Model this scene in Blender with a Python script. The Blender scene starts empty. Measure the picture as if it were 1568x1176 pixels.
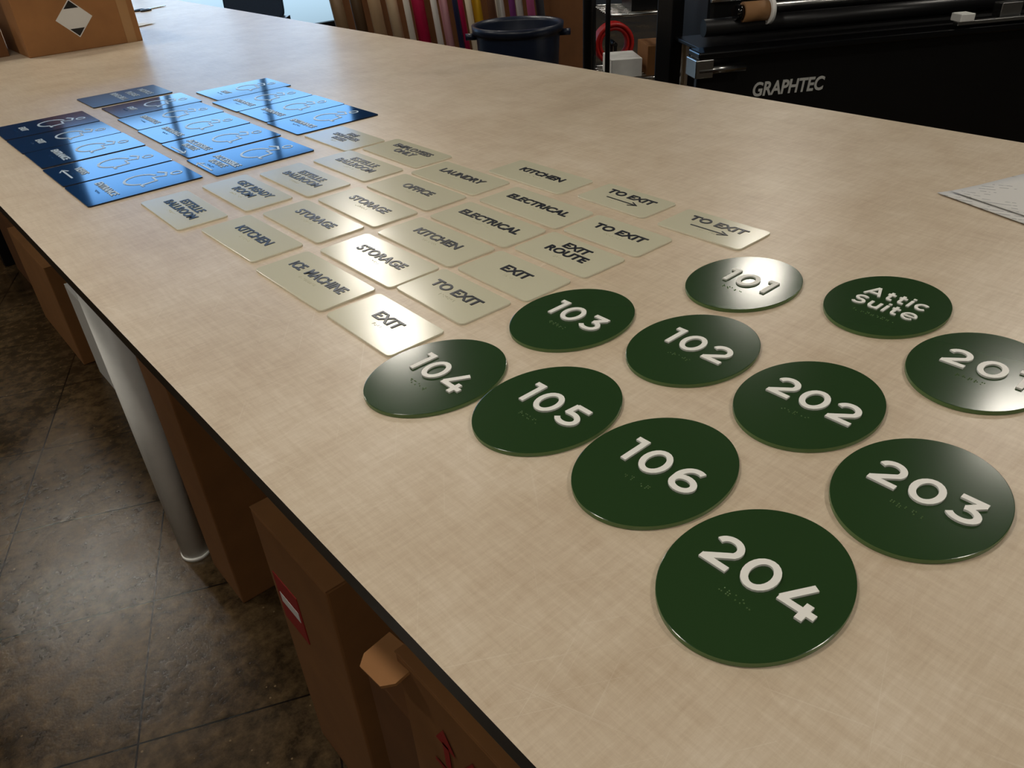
import bpy, bmesh, math, random
from mathutils import Matrix, Vector
random.seed(4)
sc=bpy.context.scene
def linspace(a,b,n,endpoint=True):
    d=(b-a)/(n-1 if endpoint else n);return [a+d*i for i in range(n)]
# sign positions on the table in metres (text, x, y, [length, width])
S=(.205,.114);B_=(.262,.120);C_=(.270,.124)
CREAM=[('EXIT',.571,1.039,S),('TO EXIT',.717,1.036,S),('ICE  MACHINE',.573,1.289,B_),('EXIT',.848,1.019,S),('STORAGE',.711,1.276,B_),('KITCHEN',.582,1.586,B_),('KITCHEN',.845,1.266,B_),('EXIT|ROUTE',.986,1.010,S),('TO EXIT',1.119,1.003,S),('TO EXIT>',1.274,.879,S),('TO EXIT>',1.281,1.124,S),('KITCHEN',1.267,1.397,B_),('ELECTRICAL',.979,1.257,B_),('ELECTRICAL',1.117,1.251,B_),('STORAGE',.725,1.572,B_),('STORAGE',.859,1.555,B_),('OFFICE',.995,1.549,B_),('LAUNDRY',1.129,1.547,B_),('ESTELLE|BALLROOM',.546,1.882,B_),('GET READY|ROOM',.707,1.879,C_),('ESTELLE|BALLROOM',.856,1.854,C_),('ESTELLE|BALLROOM',1.011,1.844,C_),('EMPLOYEES|ONLY',1.163,1.832,C_),('FIRE|SPRINKLER|RISER',1.125,2.106,(.25,.135))]
OVAL=[('204',.534,.274),('106',.599,.463),('105',.595,.654),('104',.534,.836),('103',.803,.814),('102',.863,.610),('101',1.105,.686),('Attic|Suite',1.192,.468),('201',1.094,.281),('202',.855,.407),('203',.779,.218)]
BLUE=[('ENTRANCE',.534,2.194),('VIEWS<',.535,2.420),('ENTRANCE',.539,2.651),('EXIT',.537,2.872),('EXIT',.538,3.098),('ACCESSIBLE|ROUTE<',.856,2.170),('ACCESSIBLE|ROUTE>',.868,2.400),('ENTRANCE',.872,2.626),('ENTRANCE',.879,2.850),('EXIT',.893,3.075),('*',.877,3.325),('ENTRANCE',1.198,2.362),('ENTRANCE',1.203,2.584),('ENTRANCE',1.200,2.806),('*EXIT',1.229,3.028)]
# ---------------------------------------------------------------- materials
def lin(c):
    return tuple((x/255/12.92 if x/255<=.04045 else ((x/255+.055)/1.055)**2.4) for x in c)+(1,)
def mat(name,rgb,rough=.5,metal=0,spec=.5,emit=0,noise=0,nscale=30,coat=0,bump=0):
    m=bpy.data.materials.new(name);m.use_nodes=True;nt=m.node_tree;b=nt.nodes['Principled BSDF']
    c=lin(rgb);b.inputs['Base Color'].default_value=c;b.inputs['Roughness'].default_value=rough
    b.inputs['Metallic'].default_value=metal;b.inputs['Specular IOR Level'].default_value=spec
    b.inputs['Coat Weight'].default_value=coat;b.inputs['Coat Roughness'].default_value=.06
    if emit: b.inputs['Emission Color'].default_value=c;b.inputs['Emission Strength'].default_value=emit
    tc=nt.nodes.new('ShaderNodeTexCoord');n=nt.nodes.new('ShaderNodeTexNoise');n.inputs['Scale'].default_value=nscale;n.inputs['Detail'].default_value=4
    nt.links.new(tc.outputs['Object'],n.inputs['Vector'])
    if noise:
        r=nt.nodes.new('ShaderNodeValToRGB');r.color_ramp.elements[0].position=.3;r.color_ramp.elements[1].position=.7
        r.color_ramp.elements[0].color=tuple(x*(1-noise) for x in c[:3])+(1,);r.color_ramp.elements[1].color=tuple(min(1,x*(1+noise)) for x in c[:3])+(1,)
        nt.links.new(n.outputs['Fac'],r.inputs[0]);nt.links.new(r.outputs[0],b.inputs['Base Color'])
    if bump:
        bp=nt.nodes.new('ShaderNodeBump');bp.inputs['Strength'].default_value=bump;bp.inputs['Distance'].default_value=.002
        nt.links.new(n.outputs['Fac'],bp.inputs['Height']);nt.links.new(bp.outputs[0],b.inputs['Normal'])
    return m
M={}
M['cream']=mat('cream_acrylic',(206,202,176),.19,spec=.65,noise=.02,nscale=3)
M['cream_edge']=mat('cream_edge',(234,231,212),.35)
M['green']=mat('green_acrylic',(40,64,34),.16,spec=.33,noise=.03,nscale=4)
M['green_edge']=mat('green_edge',(88,116,66),.25)
M['blue']=mat('blue_acrylic',(12,52,96),.09,coat=.25,noise=.03,nscale=3)
M['blue_edge']=mat('blue_edge',(8,14,22),.3)
M['grey_sign']=mat('grey_acrylic',(36,39,42),.28)
M['ink']=mat('navy_letters',(24,28,40),.35)
M['white_letter']=mat('white_letters',(242,240,233),.4)
M['blue_letter']=mat('pale_blue_letters',(206,220,230),.3)
M['card']=mat('cardboard',(132,88,46),.8,noise=.08,nscale=12,bump=.2)
M['card_d']=mat('cardboard_dark',(110,70,35),.8,noise=.1,nscale=9,bump=.2)
M['card_l']=mat('cardboard_light',(156,108,62),.8,noise=.08,nscale=9)
M['tape']=mat('packing_tape',(172,132,88),.25)
M['white']=mat('white_plastic',(242,242,238),.4,noise=.03)
M['paper']=mat('paper',(225,224,220),.7,noise=.02,nscale=8)
M['black']=mat('black_plastic',(14,14,15),.35,noise=.1)
M['blackg']=mat('black_gloss',(10,10,11),.15)
M['blackm']=mat('black_metal',(20,20,22),.4,metal=.3)
M['silver']=mat('silver_metal',(190,190,188),.25,metal=1)
M['navy']=mat('navy_plastic',(22,32,52),.35,noise=.05)
M['chairblue']=mat('chair_fabric',(20,42,66),.7,noise=.1,nscale=80)
M['red']=mat('red_plastic',(178,30,26),.4)
M['redink']=mat('red_ink',(150,26,22),.6)
M['logo']=mat('logo_silver',(205,205,200),.35)
M['wall']=mat('painted_wall',(92,90,86),.8,noise=.04,nscale=2)
M['walld']=mat('dark_wall',(62,62,62),.8,noise=.06,nscale=2)
M['ceil']=mat('ceiling_paint',(112,112,110),.9,noise=.04,nscale=2)
M['lamp']=mat('lamp_glow',(255,247,233),.5,emit=57)
M['core']=mat('brown_core',(150,110,70),.7)
def table_mat():
    m=bpy.data.materials.new('maple_laminate');m.use_nodes=True;nt=m.node_tree;b=nt.nodes['Principled BSDF'];N=nt.nodes.new;L=nt.links.new
    tc=N('ShaderNodeTexCoord')
    def nz(sx,sy,scale,det=5,rough=.6,rz=0):
        src=tc.outputs['Object']
        if rz:
            m0=N('ShaderNodeMapping');m0.inputs['Rotation'].default_value=(0,0,rz);L(src,m0.inputs['Vector']);src=m0.outputs[0]
        mp=N('ShaderNodeMapping');mp.inputs['Scale'].default_value=(sx,sy,1);L(src,mp.inputs['Vector'])
        n=N('ShaderNodeTexNoise');n.inputs['Scale'].default_value=scale;n.inputs['Detail'].default_value=det;n.inputs['Roughness'].default_value=rough;L(mp.outputs[0],n.inputs['Vector']);return n
    def ma(op,a,bb,cc=None):
        n=N('ShaderNodeMath');n.operation=op
        for i,v in enumerate((a,bb,cc)):
            if v is None: continue
            if isinstance(v,(int,float)): n.inputs[i].default_value=v
            else: L(v,n.inputs[i])
        return n.outputs[0]
    a=nz(1,9,16,6,.75).outputs['Fac'];c=nz(10,1,13,6,.75).outputs['Fac'];big=nz(1,1,1.5,3).outputs['Fac'];mid=nz(1,1,9,5).outputs['Fac']
    s=ma('MULTIPLY_ADD',a,.9,ma('MULTIPLY_ADD',c,.9,ma('MULTIPLY_ADD',big,1.0,ma('MULTIPLY',mid,.8))))
    mr=N('ShaderNodeMapRange');mr.inputs['From Min'].default_value=1.32;mr.inputs['From Max'].default_value=2.28;L(s,mr.inputs[0])
    r=N('ShaderNodeValToRGB');e=r.color_ramp.elements;L(mr.outputs[0],r.inputs[0])
    e[0].color=lin((188,166,139));e[1].color=lin((227,212,191));k=e.new(.5);k.color=lin((209,191,166))
    col=r.outputs[0]
    sf=None
    for rz,th in ((.5,.70),(-.35,.71),(1.2,.71),(2.2,.71)):
        n=nz(1.2,90,3,2,.5,rz).outputs['Fac'];g=ma('MULTIPLY',ma('GREATER_THAN',n,th),.18);sf=g if sf is None else ma('MAXIMUM',sf,g)
    mk=nz(1,1,1.1,2).outputs['Fac'];mkr=N('ShaderNodeMapRange');mkr.inputs['From Min'].default_value=.42;mkr.inputs['From Max'].default_value=.62;L(mk,mkr.inputs[0])
    sf=ma('MULTIPLY',sf,mkr.outputs[0])
    mx=N('ShaderNodeMixRGB');L(sf,mx.inputs[0]);L(col,mx.inputs[1]);mx.inputs[2].default_value=lin((248,242,230));L(mx.outputs[0],b.inputs['Base Color'])
    b.inputs['Roughness'].default_value=.36
    bp=N('ShaderNodeBump');bp.inputs['Strength'].default_value=.06;bp.inputs['Distance'].default_value=.001;L(s,bp.inputs['Height']);L(bp.outputs[0],b.inputs['Normal'])
    return m
M['table']=table_mat()
def floor_mat():
    m=bpy.data.materials.new('vinyl_tile_floor');m.use_nodes=True;nt=m.node_tree;b=nt.nodes['Principled BSDF'];N=nt.nodes.new;L=nt.links.new
    tc=N('ShaderNodeTexCoord');mp=N('ShaderNodeMapping');mp.inputs['Rotation'].default_value=(0,0,math.radians(24));mp.inputs['Location'].default_value=(.151,.077,0)
    L(tc.outputs['Object'],mp.inputs['Vector'])
    br=N('ShaderNodeTexBrick');br.offset=0;br.inputs['Scale'].default_value=1;br.inputs['Brick Width'].default_value=.42;br.inputs['Row Height'].default_value=.42;br.inputs['Mortar Size'].default_value=.0025
    br.inputs['Color1'].default_value=lin((88,72,50));br.inputs['Color2'].default_value=lin((79,65,46));br.inputs['Mortar'].default_value=lin((26,20,13));L(mp.outputs[0],br.inputs['Vector'])
    n=N('ShaderNodeTexNoise');n.inputs['Scale'].default_value=26;n.inputs['Detail'].default_value=9;n.inputs['Roughness'].default_value=.7;L(tc.outputs['Object'],n.inputs['Vector'])
    n2=N('ShaderNodeTexNoise');n2.inputs['Scale'].default_value=3;n2.inputs['Detail'].default_value=5;L(tc.outputs['Object'],n2.inputs['Vector'])
    ad=N('ShaderNodeMath');ad.operation='MULTIPLY_ADD';L(n2.outputs['Fac'],ad.inputs[0]);ad.inputs[1].default_value=.6;L(n.outputs['Fac'],ad.inputs[2])
    r=N('ShaderNodeValToRGB');r.color_ramp.elements[0].position=.66;r.color_ramp.elements[1].position=.95;r.color_ramp.elements[0].color=(.3,.28,.25,1);r.color_ramp.elements[1].color=(1.25,1.2,1.1,1);L(ad.outputs[0],r.inputs[0])
    mx=N('ShaderNodeMixRGB');mx.blend_type='MULTIPLY';mx.inputs[0].default_value=1;L(br.outputs['Color'],mx.inputs[1]);L(r.outputs[0],mx.inputs[2])
    v=N('ShaderNodeTexVoronoi');v.inputs['Scale'].default_value=22;L(tc.outputs['Object'],v.inputs['Vector'])
    lt=N('ShaderNodeMath');lt.operation='LESS_THAN';lt.inputs[1].default_value=.06;L(v.outputs['Distance'],lt.inputs[0])
    mx2=N('ShaderNodeMixRGB');L(lt.outputs[0],mx2.inputs[0]);L(mx.outputs[0],mx2.inputs[1]);mx2.inputs[2].default_value=lin((120,100,72));L(mx2.outputs[0],b.inputs['Base Color'])
    rr=N('ShaderNodeMapRange');rr.inputs['From Min'].default_value=.3;rr.inputs['From Max'].default_value=.7;rr.inputs['To Min'].default_value=.12;rr.inputs['To Max'].default_value=.3;L(n2.outputs['Fac'],rr.inputs[0]);L(rr.outputs[0],b.inputs['Roughness'])
    b.inputs['Specular IOR Level'].default_value=.5
    bp=N('ShaderNodeBump');bp.inputs['Strength'].default_value=.2;bp.inputs['Distance'].default_value=.006;L(ad.outputs[0],bp.inputs['Height']);L(bp.outputs[0],b.inputs['Normal'])
    return m
M['floor']=floor_mat()
def sky_mat():
    m=bpy.data.materials.new('daylight_glass');m.use_nodes=True;nt=m.node_tree;nt.nodes.clear();N=nt.nodes.new;L=nt.links.new
    tc=N('ShaderNodeTexCoord');sp=N('ShaderNodeSeparateXYZ');L(tc.outputs['Object'],sp.inputs[0])
    mr=N('ShaderNodeMapRange');mr.inputs['From Min'].default_value=0.1;mr.inputs['From Max'].default_value=3.2;L(sp.outputs['Z'],mr.inputs[0])
    r=N('ShaderNodeValToRGB');e=r.color_ramp.elements;e[0].color=lin((84,100,110));e[1].color=lin((96,152,215));k=e.new(.2);k.color=lin((108,128,142));k=e.new(.36);k.color=lin((194,216,230));k=e.new(.6);k.color=lin((134,182,228))
    L(mr.outputs[0],r.inputs[0]);em=N('ShaderNodeEmission');em.inputs[1].default_value=4.4;L(r.outputs[0],em.inputs[0]);o=N('ShaderNodeOutputMaterial');L(em.outputs[0],o.inputs[0]);return m
M['sky']=sky_mat()
def print_mat():
    m=bpy.data.materials.new('printed_paper');m.use_nodes=True;nt=m.node_tree;b=nt.nodes['Principled BSDF'];N=nt.nodes.new;L=nt.links.new
    tc=N('ShaderNodeTexCoord');mp=N('ShaderNodeMapping');mp.inputs['Rotation'].default_value=(0,0,math.radians(-18));L(tc.outputs['Object'],mp.inputs['Vector'])
    sp=N('ShaderNodeSeparateXYZ');L(mp.outputs[0],sp.inputs[0])
    w=N('ShaderNodeMath');w.operation='PINGPONG';w.inputs[1].default_value=.009;L(sp.outputs['X'],w.inputs[0])
    g=N('ShaderNodeMath');g.operation='LESS_THAN';g.inputs[1].default_value=.0016;L(w.outputs[0],g.inputs[0])
    n=N('ShaderNodeTexNoise');n.inputs['Scale'].default_value=60;L(tc.outputs['Object'],n.inputs['Vector'])
    g2=N('ShaderNodeMath');g2.operation='GREATER_THAN';g2.inputs[1].default_value=.48;L(n.outputs['Fac'],g2.inputs[0])
    n3=N('ShaderNodeTexNoise');n3.inputs['Scale'].default_value=9;L(tc.outputs['Object'],n3.inputs['Vector'])
    g3=N('ShaderNodeMath');g3.operation='GREATER_THAN';g3.inputs[1].default_value=.52;L(n3.outputs['Fac'],g3.inputs[0])
    a=N('ShaderNodeMath');a.operation='MULTIPLY';L(g.outputs[0],a.inputs[0]);L(g2.outputs[0],a.inputs[1])
    a2=N('ShaderNodeMath');a2.operation='MULTIPLY';L(a.outputs[0],a2.inputs[0]);L(g3.outputs[0],a2.inputs[1])
    mx=N('ShaderNodeMixRGB');L(a2.outputs[0],mx.inputs[0]);mx.inputs[1].default_value=lin((214,212,208));mx.inputs[2].default_value=lin((150,150,150));L(mx.outputs[0],b.inputs['Base Color']);b.inputs['Roughness'].default_value=.7
    return m
M['print']=print_mat()
# ---------------------------------------------------------------- builders
def link(o,parent=None):
    sc.collection.objects.link(o)
    if parent: o.parent=parent
    return o
def empty(name,loc=(0,0,0),rz=0):
    o=bpy.data.objects.new(name,None);o.location=loc;o.rotation_euler=(0,0,rz);o.empty_display_size=.05;return link(o)
def obj(name,bm,mats,parent=None,loc=(0,0,0),rot=(0,0,0),smooth=False,bevel=0):
    me=bpy.data.meshes.new(name);bm.normal_update();bm.to_mesh(me);bm.free()
    for m in (mats if isinstance(mats,(list,tuple)) else [mats]): me.materials.append(M[m])
    o=bpy.data.objects.new(name,me);o.location=loc;o.rotation_euler=rot
    if smooth:
        for p in me.polygons:p.use_smooth=True
    if bevel:
        b=o.modifiers.new('b','BEVEL');b.width=bevel;b.segments=2;b.limit_method='ANGLE';b.angle_limit=.6
    return link(o,parent)
def addbox(bm,x0,x1,y0,y1,z0,z1,mi=0):
    g=bmesh.ops.create_cube(bm,size=1);
    for v in g['verts']: v.co=Vector(((x0+x1)/2+v.co.x*(x1-x0),(y0+y1)/2+v.co.y*(y1-y0),(z0+z1)/2+v.co.z*(z1-z0)))
    for f in set(f for v in g['verts'] for f in v.link_faces): f.material_index=mi
    return g['verts']
def box(name,x0,x1,y0,y1,z0,z1,m,parent=None,bevel=.003):
    bm=bmesh.new();addbox(bm,x0,x1,y0,y1,z0,z1);return obj(name,bm,m,parent,bevel=bevel)
def rod(name,p0,p1,r,m,parent=None,seg=24,r2=None):
    p0=Vector(p0);p1=Vector(p1);d=p1-p0;bm=bmesh.new();bmesh.ops.create_cone(bm,cap_ends=True,segments=seg,radius1=r,radius2=r if r2 is None else r2,depth=d.length)
    o=obj(name,bm,m,parent);o.location=(p0+p1)/2;o.rotation_mode='QUATERNION';o.rotation_quaternion=d.to_track_quat('Z','Y')
    for p in o.data.polygons:
        if len(p.vertices)==4:p.use_smooth=True
    return o
def outline(bm,pts,z0,z1,mi_top=0,mi_side=0):
    vs=[bm.verts.new((x,y,z0)) for x,y in pts];vt=[bm.verts.new((x,y,z1)) for x,y in pts];n=len(pts)
    f=bm.faces.new(vt);f.material_index=mi_top;f=bm.faces.new(vs[::-1]);f.material_index=mi_side
    for i in range(n):
        f=bm.faces.new((vs[i],vs[(i+1)%n],vt[(i+1)%n],vt[i]));f.material_index=mi_side
def rrect(w,h,r,k=6):
    P=[]
    for cx,cy,a in ((w/2-r,h/2-r,0),(-w/2+r,h/2-r,90),(-w/2+r,-h/2+r,180),(w/2-r,-h/2+r,270)):
        for i in range(k+1):
            t=math.radians(a+90*i/k);P.append((cx+r*math.cos(t),cy+r*math.sin(t)))
    return P
def ell(a,b,n=96): return [(a*math.cos(2*math.pi*i/n),b*math.sin(2*math.pi*i/n)) for i in range(n)]
def ribbon(bm,pts,w,z0,z1,closed=False):
    P=[Vector(p) for p in pts];n=len(P);Lf=[];Rt=[]
    for i in range(n):
        a=P[i-1] if (i>0 or closed) else P[i];b=P[(i+1)%n] if (i<n-1 or closed) else P[i]
        t=(b-a).normalized();nn=Vector((-t.y,t.x));Lf.append(P[i]+nn*w/2);Rt.append(P[i]-nn*w/2)
    rng=range(n if closed else n-1)
    lt=[bm.verts.new((*p,z1)) for p in Lf];rt=[bm.verts.new((*p,z1)) for p in Rt];lb=[bm.verts.new((*p,z0)) for p in Lf];rb=[bm.verts.new((*p,z0)) for p in Rt]
    for i in rng:
        j=(i+1)%n
        bm.faces.new((rt[i],rt[j],lt[j],lt[i]));bm.faces.new((lt[i],lt[j],lb[j],lb[i]));bm.faces.new((rb[i],rb[j],rt[j],rt[i]))
    if not closed:
        bm.faces.new((lb[0],rb[0],rt[0],lt[0]));bm.faces.new((rb[-1],lb[-1],lt[-1],rt[-1]))
def braille(bm,cx,cy,ncell,z,s=.0024):
    x0=cx-(ncell-1)*s*2.9/2
    for c in range(ncell):
        for i in range(2):
            for j in range(3):
                if random.random()<.5:
                    g=bmesh.ops.create_uvsphere(bm,u_segments=8,v_segments=4,radius=s*.36)
                    for v in g['verts']: v.co+=Vector((x0+c*s*2.9+i*s,cy-j*s,z))
def text(body,parent,x,y,z,cap,m,maxw=None,ext=.0006,bold=.0,wf=1.0,width=None,rx=0,sp=1.0):
    c=bpy.data.curves.new('text_'+body.lower().replace(' ','_'),'FONT');c.body=body;c.align_x='CENTER';c.size=cap/.7;c.extrude=ext;c.offset=bold;c.resolution_u=4;c.space_character=sp
    c.materials.append(M[m]);o=bpy.data.objects.new('lettering',c);link(o,parent)
    bpy.context.view_layer.update();w=o.dimensions.x
    s=wf
    if width: s=width/w
    elif maxw and w*s>maxw: s=maxw/w
    o.scale=(s,1,1);o.location=(x,y-cap/2,z+ext);o.rotation_euler=(rx,0,0);return o
# geometric sans-serif glyphs drawn with strokes (cap height 1)
def arc(cx,cy,rx,ry,a0,a1,n=18): return [(cx+rx*math.cos(math.radians(a)),cy+ry*math.sin(math.radians(a))) for a in linspace(a0,a1,n)]
GL={'0':(.78,[('c',arc(.39,.5,.31,.43,0,345,24))]),
'1':(.36,[('o',[(.28,0),(.28,1.02)]),('o',[(.30,.93),(.0,.93)])]),
'2':(.74,[('o',arc(.35,.66,.28,.27,165,-30)+[(.47,.42),(.10,.10)]),('o',[(.03,.08),(.72,.08)])]),
'3':(.74,[('o',[(.06,.93),(.66,.93)]),('o',[(.61,.91),(.32,.57)]),('o',[(.27,.55)]+arc(.34,.32,.31,.25,85,-150))]),
'4':(.86,[('o',[(.47,1.0),(.07,.27)]),('o',[(.02,.26),(.86,.26)]),('o',[(.62,.50),(.62,0)])]),
'5':(.74,[('o',[(.66,.93),(.14,.93)]),('o',[(.17,.97),(.13,.50)]),('o',[(.10,.545)]+arc(.33,.315,.31,.25,95,-150))]),
'6':(.76,[('c',arc(.40,.31,.29,.24,0,345,22)),('o',[(.11,.33)]+arc(.46,.48,.36,.45,175,68))]),
'A':(.86,[('o',[(.04,0),(.43,1)]),('o',[(.43,1),(.82,0)]),('o',[(.18,.28),(.68,.28)])]),
't':(.42,[('o',[(.17,.92),(.17,.2)]+arc(.30,.2,.13,.13,190,280,6)+[(.42,.08)]),('o',[(.0,.66),(.40,.66)])]),
'i':(.16,[('o',[(.08,0),(.08,.72)]),('o',[(.08,.86),(.08,1.01)])]),
'c':(.60,[('o',arc(.35,.36,.28,.30,45,315))]),
'S':(.68,[('o',arc(.34,.73,.26,.21,30,265,16)+arc(.34,.30,.27,.23,85,-150,16))]),
'u':(.62,[('o',[(.08,.72),(.08,.3)]+arc(.31,.3,.23,.23,185,355,10)+[(.54,.72)]),('o',[(.54,.35),(.54,0)])]),
'e':(.74,[('o',arc(.37,.37,.32,.34,0,315)),('o',[(.06,.37),(.73,.37)])])}
def strokes(body,parent,cx,cy,z,cap,m,wd=.165,ext=.0028,gap=.2,xs=1.0):
    tot=sum(GL[ch][0] for ch in body)+gap*(len(body)-1);x=-tot/2;bm=bmesh.new()
    for k,ch in enumerate(body):
        for j,(kind,pts) in enumerate(GL[ch][1]):
            ww=wd*((.85,.62)[j] if ch=='e' else 1)
            P=[(cx+(x+p[0])*cap*xs,cy+(p[1]-.5)*cap) for p in pts];ribbon(bm,P,ww*cap,z,z+ext+j*.00004,kind=='c')
        x+=GL[ch][0]+gap
    return obj('raised_lettering',bm,m,parent)
# ---------------------------------------------------------------- room
X0,X1,Y0,Y1,ZC=-3.6,8.2,-3.4,9.6,4.0
WX0,WX1,WZ0,WZ1=1.8,5.35,.06,3.25
box('floor',X0-.1,X1+.1,Y0-.1,Y1+.1,-.1,0,'floor',bevel=0)
box('ceiling',X0-.1,X1+.1,Y0-.1,Y1+.1,ZC,ZC+.1,'ceil',bevel=0)
bm=bmesh.new()
addbox(bm,X0,WX0,Y1,Y1+.12,0,ZC);addbox(bm,WX1,X1,Y1,Y1+.12,0,ZC);addbox(bm,WX0,WX1,Y1,Y1+.12,WZ1,ZC);addbox(bm,WX0,WX1,Y1,Y1+.12,0,WZ0)
obj('wall_back',bm,'walld')
box('wall_right',X1,X1+.12,Y0,Y1,0,ZC,'walld',bevel=0)
box('wall_left',X0-.12,X0,Y0,Y1,0,ZC,'wall',bevel=0)
box('wall_front',X0,X1,Y0-.12,Y0,0,ZC,'wall',bevel=0)
w=empty('window_1')
box('pane',WX0,WX1,Y1+.05,Y1+.06,WZ0,WZ1,'sky',w,0)
for i in range(4):
    x=WX0+(WX1-WX0)*i/3;box('mullion',x-.03,x+.03,Y1-.02,Y1+.04,WZ0,WZ1,'blackm',w)
box('transom',WX0,WX1,Y1-.02,Y1+.04,2.3,2.36,'blackm',w);box('sill',WX0,WX1,Y1-.04,Y1+.04,WZ0,WZ0+.06,'blackm',w);box('head',WX0,WX1,Y1-.02,Y1+.04,WZ1-.06,WZ1,'blackm',w)
box('baseboard_back',WX1,X1,Y1-.015,Y1,0,.1,'black')
for (x,y) in [(2.93,5.1),(3.62,6.75),(5.9,3.5),(5.15,1.0),(.16,6.0),(.0,1.6),(-1.8,3.6),(2.2,-1.2),(-1.4,-1.4)]:  # lamps listed after the highlight-casting ones are unseen, added for extra fill light
    l=empty('ceiling_and_fill_lamp',(x,y,3.5))
    bm=bmesh.new();bmesh.ops.create_cone(bm,cap_ends=True,segments=32,radius1=.22,radius2=.22,depth=.01);obj('diffuser',bm,'lamp',l,(0,0,0))
    bm=bmesh.new();bmesh.ops.create_cone(bm,cap_ends=True,segments=32,radius1=.28,radius2=.12,depth=.16);obj('housing',bm,'silver',l,(0,0,.09))
    rod('cord',(0,0,.16),(0,0,.5),.008,'black',l,8)
# ---------------------------------------------------------------- table
t=empty('work_table')
TX0,TX1,TY0,TY1=.23,2.24,-.7,7.3
bm=bmesh.new();addbox(bm,TX0,TX1,TY0,TY1,.872,.9)
for f in bm.faces: f.material_index=0 if f.normal.z>.5 else 1
obj('tabletop',bm,['table','black'],t)
for y in (-.55,1.95,4.5,7.1):
    for x in (TX0+.16,TX1-.12): box('leg',x-.03,x+.03,y-.03,y+.03,0,.872,'blackm',t)
    box('cross_rail',TX0+.12,TX1-.1,y-.02,y+.02,.78,.87,'blackm',t)
for x in (TX0+.2,TX1-.12): box('apron',x-.015,x+.015,TY0+.1,TY1-.1,.80,.872,'blackm',t)
TZ=.9; RZ=-math.pi/2
# ---------------------------------------------------------------- signs
for s,x,y,(SL,SW) in CREAM:
    e=empty('rectangular_sign',(x,y,TZ),RZ+random.uniform(-.015,.015))
    bm=bmesh.new();outline(bm,rrect(SL,SW,.010),0,.0038,0,1);obj('plate',bm,['cream','cream_edge'],e,bevel=.0007)
    z=.0038;arrow=s.endswith('>');lines=s.rstrip('>').split('|');n=len(lines)
    cap=.023 if n==1 else (.0215 if n==2 else .0175);gap=cap*1.38
    top=.010+(n-1)*gap/2+(.010 if arrow else 0)
    for i,l in enumerate(lines): text(l,e,0,top-i*gap,z,cap,'ink',maxw=.195,bold=.0008,wf=1.1)
    bm=bmesh.new();braille(bm,0,top-(n-1)*gap-cap/2-(.03 if arrow else .010),min(9,max(4,len(lines[0]))),z);obj('braille_dots',bm,'cream',e,smooth=True)
    if arrow:
        bm=bmesh.new();ribbon(bm,[(-.045,-.014),(.045,-.014)],.003,z,z+.001);ribbon(bm,[(.026,-.004),(.046,-.014),(.026,-.024)],.003,z,z+.001);obj('arrow',bm,'ink',e)
for s,x,y in OVAL:
    e=empty('oval_room_sign',(x,y,TZ),RZ)
    bm=bmesh.new();outline(bm,ell(.0925,.1165),0,.0065,0,1);obj('plate',bm,['green','green_edge'],e,bevel=.0009)
    z=.0065;lines=s.split('|')
    if len(lines)==1: strokes(s,e,.005,.006,z,.0485,'white_letter',wd=.17,gap=.17 if '1' not in s else .22);by=-.034
    else:
        strokes(lines[0],e,.004,.027,z,.032,'white_letter',wd=.155,ext=.002,gap=.18);strokes(lines[1],e,.004,-.015,z,.032,'white_letter',wd=.155,ext=.002,gap=.18);by=-.048
    bm=bmesh.new();braille(bm,0,by,5 if len(lines)==1 else 9,z,.0029);obj('braille_dots',bm,'green_edge',e,smooth=True)
def isa(e,z,cy,s,m):
    bm=bmesh.new()
    hd=[(.012*s+.013*s*math.cos(a),cy+.062*s+.013*s*math.sin(a)) for a in linspace(0,2*math.pi,20,False)];ribbon(bm,hd,.0045*s,z,z+.0008,True)
    ribbon(bm,[(-.034*s,cy+.03*s),(-.012*s,cy+.044*s),(.014*s,cy+.034*s),(.002*s,cy+.004*s),(.036*s,cy+.002*s),(.044*s,cy-.04*s),(.058*s,cy-.038*s)],.0075*s,z,z+.0008)
    ribbon(bm,[(-.004*s+.04*s*math.cos(math.radians(a)),cy-.024*s+.04*s*math.sin(math.radians(a))) for a in range(100,345,12)],.0065*s,z,z+.0008)
    return obj('wheelchair_symbol',bm,m,e)
for i,(s,x,y) in enumerate(BLUE):
    grey=(i==10)
    e=empty('wheelchair_access_sign',(x,y,TZ),RZ+random.uniform(-.006,.006))
    bm=bmesh.new();outline(bm,rrect(.215,.296,.008),0,.0038,0,1);obj('plate',bm,['grey_sign' if grey else 'blue','blue_edge'],e,bevel=.0006)
    z=.0038;lm='blue_letter';ar=s[-1] if s[-1] in '<>' else '';b=s.strip('<>*')
    if not grey: isa(e,z,.045,1.05,lm)
    else:
        for k in range(3): text(['NOTICE','PLEASE','RING BELL'][k],e,0,.08-k*.05,z,.024,lm,maxw=.17)
    lines=b.split('|') if b else []
    yy=-.07
    for l in lines: text(l,e,0,yy,z,.020,lm,maxw=.16,bold=.0006);yy-=.027
    if lines:
        bm=bmesh.new();braille(bm,0,yy+.004,7,z);obj('braille_dots',bm,'blue',e,smooth=True)
    if ar:
        sg=1 if ar=='>' else -1;yy-=.012;bm=bmesh.new();ribbon(bm,[(-.05*sg,yy),(.05*sg,yy)],.005,z,z+.0008);ribbon(bm,[(.03*sg,yy+.011),(.052*sg,yy),(.03*sg,yy-.011)],.005,z,z+.0008);obj('arrow',bm,lm,e)
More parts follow.
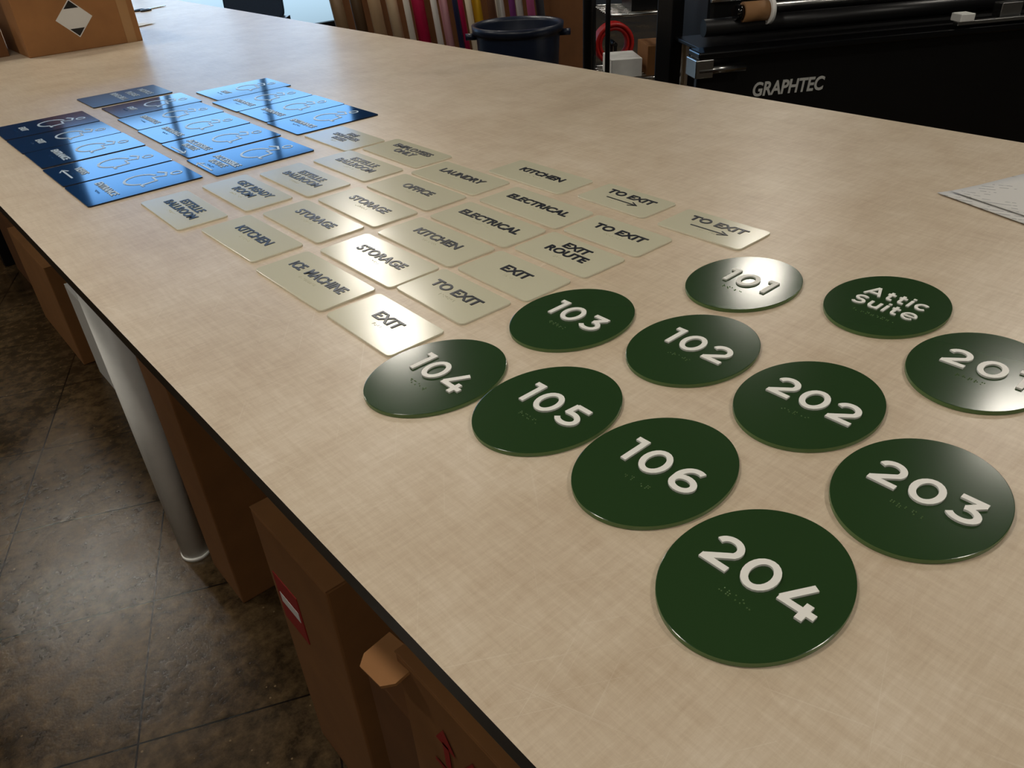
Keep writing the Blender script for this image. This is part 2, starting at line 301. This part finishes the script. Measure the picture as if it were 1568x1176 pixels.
# ---------------------------------------------------------------- papers
def sheet(name,corner,e1,e2,a,b,z,m='print'):
    e=empty(name);bm=bmesh.new();n=10;g=[[None]*(n+1) for _ in range(n+1)]
    e1=Vector(e1).normalized();e2=Vector(e2).normalized();c=Vector(corner)
    for i in range(n+1):
        for j in range(n+1):
            u=i/n;v=j/n;p=c+e1*a*u+e2*b*v;g[i][j]=bm.verts.new((p.x,p.y,z+.004*math.sin(u*3)*math.sin(v*2.5)+.012*max(0,.25-v)**2*4))
    for i in range(n):
        for j in range(n): bm.faces.new((g[i][j],g[i+1][j],g[i+1][j+1],g[i][j+1]))
    o=obj('page',bm,m,e,smooth=True);sm=o.modifiers.new('s','SOLIDIFY');sm.thickness=.0006;sm.offset=1
    return e
sheet('paper_sheet',(1.753,.64),(-.305,-.952),(.936,-.35),.37,.29,.9005)
sheet('paper_sheet',(1.775,.622),(-.28,-.96),(.95,-.3),.36,.27,.903)
sheet('crumpled_paper',(1.45,5.15),(.9,.4),(-.4,.9),.26,.2,.902,'paper')
sc_=empty('scissors',(1.9,6.0,.9005),.5)
bm=bmesh.new();ribbon(bm,[(0,0),(.16,.015)],.016,0,.003);ribbon(bm,[(0,.012),(.16,-.01)],.016,.003,.006);obj('blades',bm,'silver',sc_)
bm=bmesh.new()
for sgn in (1,-1): ribbon(bm,[(-.05+.04*math.cos(a),sgn*.03+.022*math.sin(a)) for a in linspace(0,2*math.pi,20,False)],.009,0,.01,True)
obj('handles',bm,'black',sc_)
# ---------------------------------------------------------------- cardboard boxes
def carton(name,x0,x1,y0,y1,z0,h,m='card',rz=0,seam='y'):
    cx,cy=(x0+x1)/2,(y0+y1)/2;e=empty(name,(cx,cy,z0),rz);a,b=(x1-x0)/2,(y1-y0)/2
    bm=bmesh.new();addbox(bm,-a,a,-b,b,0,h-.003);obj('body',bm,m,e,bevel=.004)
    if seam=='y':
        box('lid_flap',-a,-.002,-b,b,h-.003,h,m,e,.001);box('lid_flap',.002,a,-b,b,h-.003,h,m,e,.001);box('tape_strip',-.025,.025,-b-.001,b+.001,h,h+.0008,'tape',e,0);box('tape_drop',-.025,.025,-b-.0012,-b,h-.07,h,'tape',e,0)
        box('tape_drop',-.025,.025,b,b+.0012,h-.07,h,'tape',e,0)
    else:
        box('lid_flap',-a,a,-b,-.002,h-.003,h,m,e,.001);box('lid_flap',-a,a,.002,b,h-.003,h,m,e,.001);box('tape_strip',-a-.001,a+.001,-.025,.025,h,h+.0008,'tape',e,0);box('tape_drop',-a-.0012,-a,-.025,.025,h-.07,h,'tape',e,0)
    return e,a,b
e,a,b=carton('shipping_box',.85,1.41,4.67,5.15,.9,.36,'card_l')
bm=bmesh.new()
r=.088;cz=.148;cx=-.02
vs=[bm.verts.new(p) for p in ((cx,-b-.0015,cz-r),(cx+r,-b-.0015,cz),(cx,-b-.0015,cz+r),(cx-r,-b-.0015,cz))];bm.faces.new(vs)
for s in (1,-1):
    vs=[bm.verts.new(p) for p in ((cx-r*.4*s,-b-.002,cz+s*r*.52),(cx+r*.4*s,-b-.002,cz+s*r*.52),(cx,-b-.002,cz+s*r*.93))];f=bm.faces.new(vs);f.material_index=1
obj('hazard_label',bm,['paper','black'],e)
box('tape_drop',.2,.25,-b-.0012,-b,0,.36,'tape',e,0)
carton('shipping_box',.35,.8,4.85,5.4,.9,.3,'card_d')
carton('floor_carton',.30,.72,1.52,1.71,0,.74,'card')
e,a,b=carton('floor_carton',.27,.72,.80,1.06,0,.66,'card')
box('red_label',-a-.0015,-a,b-.11,b-.02,.40,.52,'redink',e,0);box('label_stripe',-a-.002,-a-.0014,b-.10,b-.03,.45,.475,'paper',e,0)
carton('floor_carton',.29,.75,.02,.77,0,.50,'card_d')
e,a,b=carton('arrow_carton',.25,.72,.02,.56,.502,.27,'card',seam='x')
bm=bmesh.new()
for yy in (.0,.055):
    for (p) in ([(yy-.006,.06),(yy+.006,.06),(yy+.006,.11),(yy-.006,.11)],[(yy-.02,.105),(yy+.02,.105),(yy,.14)]):
        vs=[bm.verts.new((-a-.002,q[0]+.125,q[1]+.075)) for q in p];bm.faces.new(vs)
vs=[bm.verts.new((-a-.002,q[0]+.125,q[1]+.075)) for q in [(-.03,.045),(.085,.045),(.085,.052),(-.03,.052)]];bm.faces.new(vs)
obj('up_arrows',bm,'redink',e)
bm=bmesh.new();outline(bm,[(0,-.02),(.075,-.02),(.075,.02),(.062,.034),(.013,.034),(0,.02)],-.002,.002);obj('open_flap',bm,'card_l',e,(-a-.0,b-.03,.258),(math.radians(-8),math.radians(12),math.radians(90)))
carton('white_carton',.39,.8,2.62,3.02,0,.38,'white')
carton('floor_carton',.36,.8,3.12,3.7,0,.42,'card_l')
carton('floor_carton',.40,.9,3.85,4.4,0,.36,'card_d')
carton('floor_carton',.36,.9,4.62,5.3,0,.5,'card')
carton('floor_carton',1.0,1.7,.3,1.2,0,.6,'card_d')
carton('floor_carton',1.0,1.7,2.3,3.4,0,.6,'card_d')
tb=empty('mailing_tube',(.285,1.79,0))
rod('tube',(0,0,.004),(0,0,.86),.038,'white',tb,40);rod('cap',(0,0,0),(0,0,.012),.04,'white',tb,40)
# ---------------------------------------------------------------- plotter
p=empty('vinyl_plotter',(2.85,1.69,0),math.radians(-30.9))
box('front_panel',-.37,1.7,.0,.04,.42,.925,'black',p,.01)
box('tray_lip',-.39,1.7,-.05,.06,.925,.95,'blackg',p,.006)
box('tray_bed',-.34,1.7,.06,.34,.93,.945,'blackm',p)
box('main_body',-.2,1.7,.34,.70,.86,1.42,'black',p,.02)
box('body_trim',-.2,1.7,.325,.34,1.06,1.075,'silver',p)
box('carriage_slot',-.15,1.7,.32,.34,1.12,1.24,'blackg',p)
rod('media_roller',(-.3,.15,1.0),(1.7,.15,1.0),.032,'blackm',p)
rod('grit_roller',(-.1,.27,1.04),(1.7,.27,1.04),.02,'silver',p)
rod('roll_core',(-.16,.12,1.05),(-.05,.12,1.05),.036,'core',p);rod('core_flange',(-.06,.12,1.05),(-.045,.12,1.05),.05,'white',p);rod('core_hub',(-.19,.12,1.05),(-.16,.12,1.05),.028,'blackg',p)
rod('bar_end',(-.385,-.035,.885),(-.20,-.035,.885),.016,'silver',p)
box('bar_bracket',-.40,-.33,-.05,.05,.86,.925,'silver',p)
box('guide_rail',.66,1.7,-.03,.0,.957,.972,'silver',p)
box('rail_clip',.66,.72,-.04,.02,.972,1.0,'white',p)
box('pinch_clip',.86,.95,.0,.05,.97,1.02,'silver',p)
for x in (-.28,1.5):
    box('stand_leg',x,x+.07,.25,.33,.06,.93,'blackm',p);box('stand_foot',x,x+.07,-.1,.7,.03,.08,'blackm',p)
    for y in (-.06,.66): rod('caster',(x+.02,y,.03),(x+.05,y,.03),.03,'black',p)
box('stand_beam',-.25,1.55,.27,.31,.3,.36,'blackm',p)
o=text('GRAPHTEC',p,0,0,0,.05,'logo',width=.295,ext=.001,bold=.0018);o.rotation_euler=(math.pi/2,0,0);o.location=(.005,-.002,.765);o.data.shear=.12
pe=empty('steel_post',(2.75,2.20,0))
box('upright',-.04,.04,-.04,.04,.01,2.4,'blackm',pe,.006);box('base_plate',-.09,.09,-.09,.09,0,.012,'blackm',pe)
pe=empty('steel_post',(2.84,2.76,0))
rod('upright',(0,0,.01),(0,0,2.4),.022,'blackm',pe);rod('base_plate',(0,0,0),(0,0,.014),.08,'blackm',pe)
# rack
r=empty('storage_rack',(3.72,3.21,0),math.radians(-35))
for x in (-.22,.22):
    for y in (-.2,.2): rod('rack_post',(x,y,0),(x,y,1.7),.014,'silver' if x>0 else 'blackm',r)
for z in (.2,.52,.86,1.3):
    for k in range(9): rod('shelf_wire',(-.22,-.2+k*.05,z),(.22,-.2+k*.05,z),.004,'silver',r,8)
    for y in(-.2,.2):rod('shelf_rim',(-.22,y,z),(.22,y,z),.008,'silver',r,8)
for (x,y,z,a,b,h,m) in ((-.1,-.05,.525,.09,.12,.1,'white'),(.1,-.05,.525,.08,.12,.16,'card'),(-.05,0,.205,.14,.14,.16,'white'),(.05,0,.865,.12,.12,.08,'black')):
    box('stored_box',x-a,x+a,y-b,y+b,z,z+h,m,r)
# trash can
tc=empty('trash_can',(3.44,3.95,0))
bm=bmesh.new()
prof=[(.0,.0),(.215,.0),(.225,.02),(.262,.70),(.262,.72),(.285,.72),(.288,.765),(.268,.765),(.262,.74),(.22,.03),(0,.025)]
n=48;ringv=[[bm.verts.new((rr*math.cos(2*math.pi*i/n),rr*math.sin(2*math.pi*i/n),zz)) for i in range(n)] if rr>0 else [bm.verts.new((0,0,zz))] for rr,zz in prof]
for k in range(len(prof)-1):
    A,B=ringv[k],ringv[k+1]
    for i in range(n):
        j=(i+1)%n
        if len(A)==1: bm.faces.new((A[0],B[j],B[i]))
        elif len(B)==1: bm.faces.new((A[i],A[j],B[0]))
        else: bm.faces.new((A[i],A[j],B[j],B[i]))
bmesh.ops.recalc_face_normals(bm,faces=bm.faces);obj('barrel',bm,'navy',tc,smooth=True)
for s in (1,-1): rod('handle',(s*.262*.75,-s*.262*.66,.70),(s*.33*.75,-s*.33*.66,.70),.02,'navy',tc)
# vinyl rolls
rk=empty('vinyl_roll_rack')
cols=[(524,.09,(122,98,72)),(552,.085,(92,72,52)),(580,.09,(168,140,108)),(608,.08,(190,168,138)),(628,.045,(224,218,208)),(647,.09,(176,20,68)),(670,.045,(225,220,215)),(687,.06,(214,160,170)),(702,.04,(30,36,66)),(712,.04,(186,30,86)),(723,.045,(228,214,190)),(738,.065,(222,174,30)),(756,.06,(96,62,44)),(773,.06,(230,228,222)),(788,.045,(110,50,110)),(802,.05,(236,234,228)),(817,.055,(150,70,110)),(834,.06,(60,60,64))]
for i,(px,d,c) in enumerate(cols):
    dx=px-784;k=.004673;x=(.7523*dx+844.9)*k;y=(-.6568*dx+981.6)*k;m='roll_%d'%i;M[m]=mat('vinyl_roll_%d'%i,c,.35,noise=.04,nscale=6)
    q=(i%2)*.07
    x+=.5*q;y+=.85*q;tp=(x-.06,y+.06,1.45+random.uniform(-.1,.1));bt=(x+.04,y-.03,.03)
    rod('vinyl_roll',bt,tp,d/2,m,rk,28)
    a=Vector(bt);b2=Vector(tp);dd=(b2-a).normalized();rod('roll_core',b2,b2+dd*.02,.014,'core',rk,16)
bm=bmesh.new();addbox(bm,-.85,.85,-.02,.02,0,1.2);obj('backboard',bm,'card_d',rk,(3.85,5.22,.0),(0,0,math.radians(-41)))
bm=bmesh.new();addbox(bm,-.85,.85,-.22,.1,0,.025);obj('base',bm,'blackm',rk,(3.7,4.95,0),(0,0,math.radians(-41)))
carton('tall_carton',4.92,5.3,5.0,5.4,0,1.1,'card_d',rz=-.6)
# hose reel
hr=empty('hose_reel',(5.67,5.18,.2),math.radians(-35))
bm=bmesh.new()
def torus(bm,R,r,cx,cy,cz,n=36,k=10):
    g=[]
    for i in range(n):
        t=2*math.pi*i/n;row=[]
        for j in range(k):
            u=2*math.pi*j/k;rr=R+r*math.cos(u);row.append(bm.verts.new((cx+rr*math.cos(t),cy+r*math.sin(u),cz+rr*math.sin(t))))
        g.append(row)
    for i in range(n):
        for j in range(k): bm.faces.new((g[i][j],g[(i+1)%n][j],g[(i+1)%n][(j+1)%k],g[i][(j+1)%k]))
for q in range(4): torus(bm,.165,.018,0,-.05+q*.034,0)
for q in range(3): torus(bm,.13,.018,0,-.035+q*.034,0)
bmesh.ops.recalc_face_normals(bm,faces=bm.faces);obj('hose_coil',bm,'red',hr,smooth=True)
rod('axle',(0,-.09,0),(0,.09,0),.02,'blackm',hr);box('stand',-.03,.03,-.09,.09,-.2,-.182,'blackm',hr)
for y in(-.085,.085): box('stand_arm',-.015,.015,y-.006,y+.006,-.19,0,'blackm',hr)
cu=bpy.data.curves.new('red_cable','CURVE');cu.dimensions='3D';cu.bevel_depth=.006;sp=cu.splines.new('NURBS');pts=[(5.5,5.0,.006),(5.1,4.7,.006),(5.0,4.3,.006),(5.3,4.2,.006),(5.2,3.9,.006),(4.8,4.0,.006)]
sp.points.add(len(pts)-1)
for i,q in enumerate(pts): sp.points[i].co=(*q,1)
sp.use_endpoint_u=True;cu.materials.append(M['red']);link(bpy.data.objects.new('red_cable',cu))
# chair
c=empty('office_chair',(2.78,6.43,0),math.radians(-40))
bm=bmesh.new();outline(bm,rrect(.48,.46,.06),-.035,.035);obj('seat',bm,'chairblue',c,(0,0,.48),bevel=.02)
bm=bmesh.new();outline(bm,rrect(.48,.5,.09),-.03,.03);obj('backrest',bm,'chairblue',c,(0,.24,.88),(math.radians(82),0,0),bevel=.02)
box('back_bar',-.03,.03,.20,.27,.44,.8,'black',c);rod('gas_lift',(0,0,.08),(0,0,.45),.025,'blackm',c)
for k in range(5):
    a=k*2*math.pi/5;rod('base_spoke',(0,0,.1),(.28*math.cos(a),.28*math.sin(a),.07),.018,'black',c);rod('caster',(.28*math.cos(a)-.01,.28*math.sin(a),.028),(.28*math.cos(a)+.02,.28*math.sin(a),.028),.028,'black',c)
for s in (-1,1): box('armrest',s*.27-.03,s*.27+.03,-.12,.14,.66,.69,'black',c);box('arm_post',s*.27-.015,s*.27+.015,-.01,.03,.46,.66,'black',c)
# ---------------------------------------------------------------- camera & world
cam=bpy.data.cameras.new('camera');co=bpy.data.objects.new('camera',cam);link(co);cam.sensor_width=36;cam.lens=1177/1568*36;cam.clip_start=.01
co.matrix_world=Matrix(((.7523,.3954,-.5270,0),(-.6568,.3867,-.6474,0),(-.0522,.8332,.5506,1.53),(0,0,0,1)));sc.camera=co
w=bpy.data.worlds.new('world');sc.world=w;w.use_nodes=True;w.node_tree.nodes['Background'].inputs[0].default_value=(.5,.6,.7,1);w.node_tree.nodes['Background'].inputs[1].default_value=.5
sc.view_settings.view_transform='Standard'
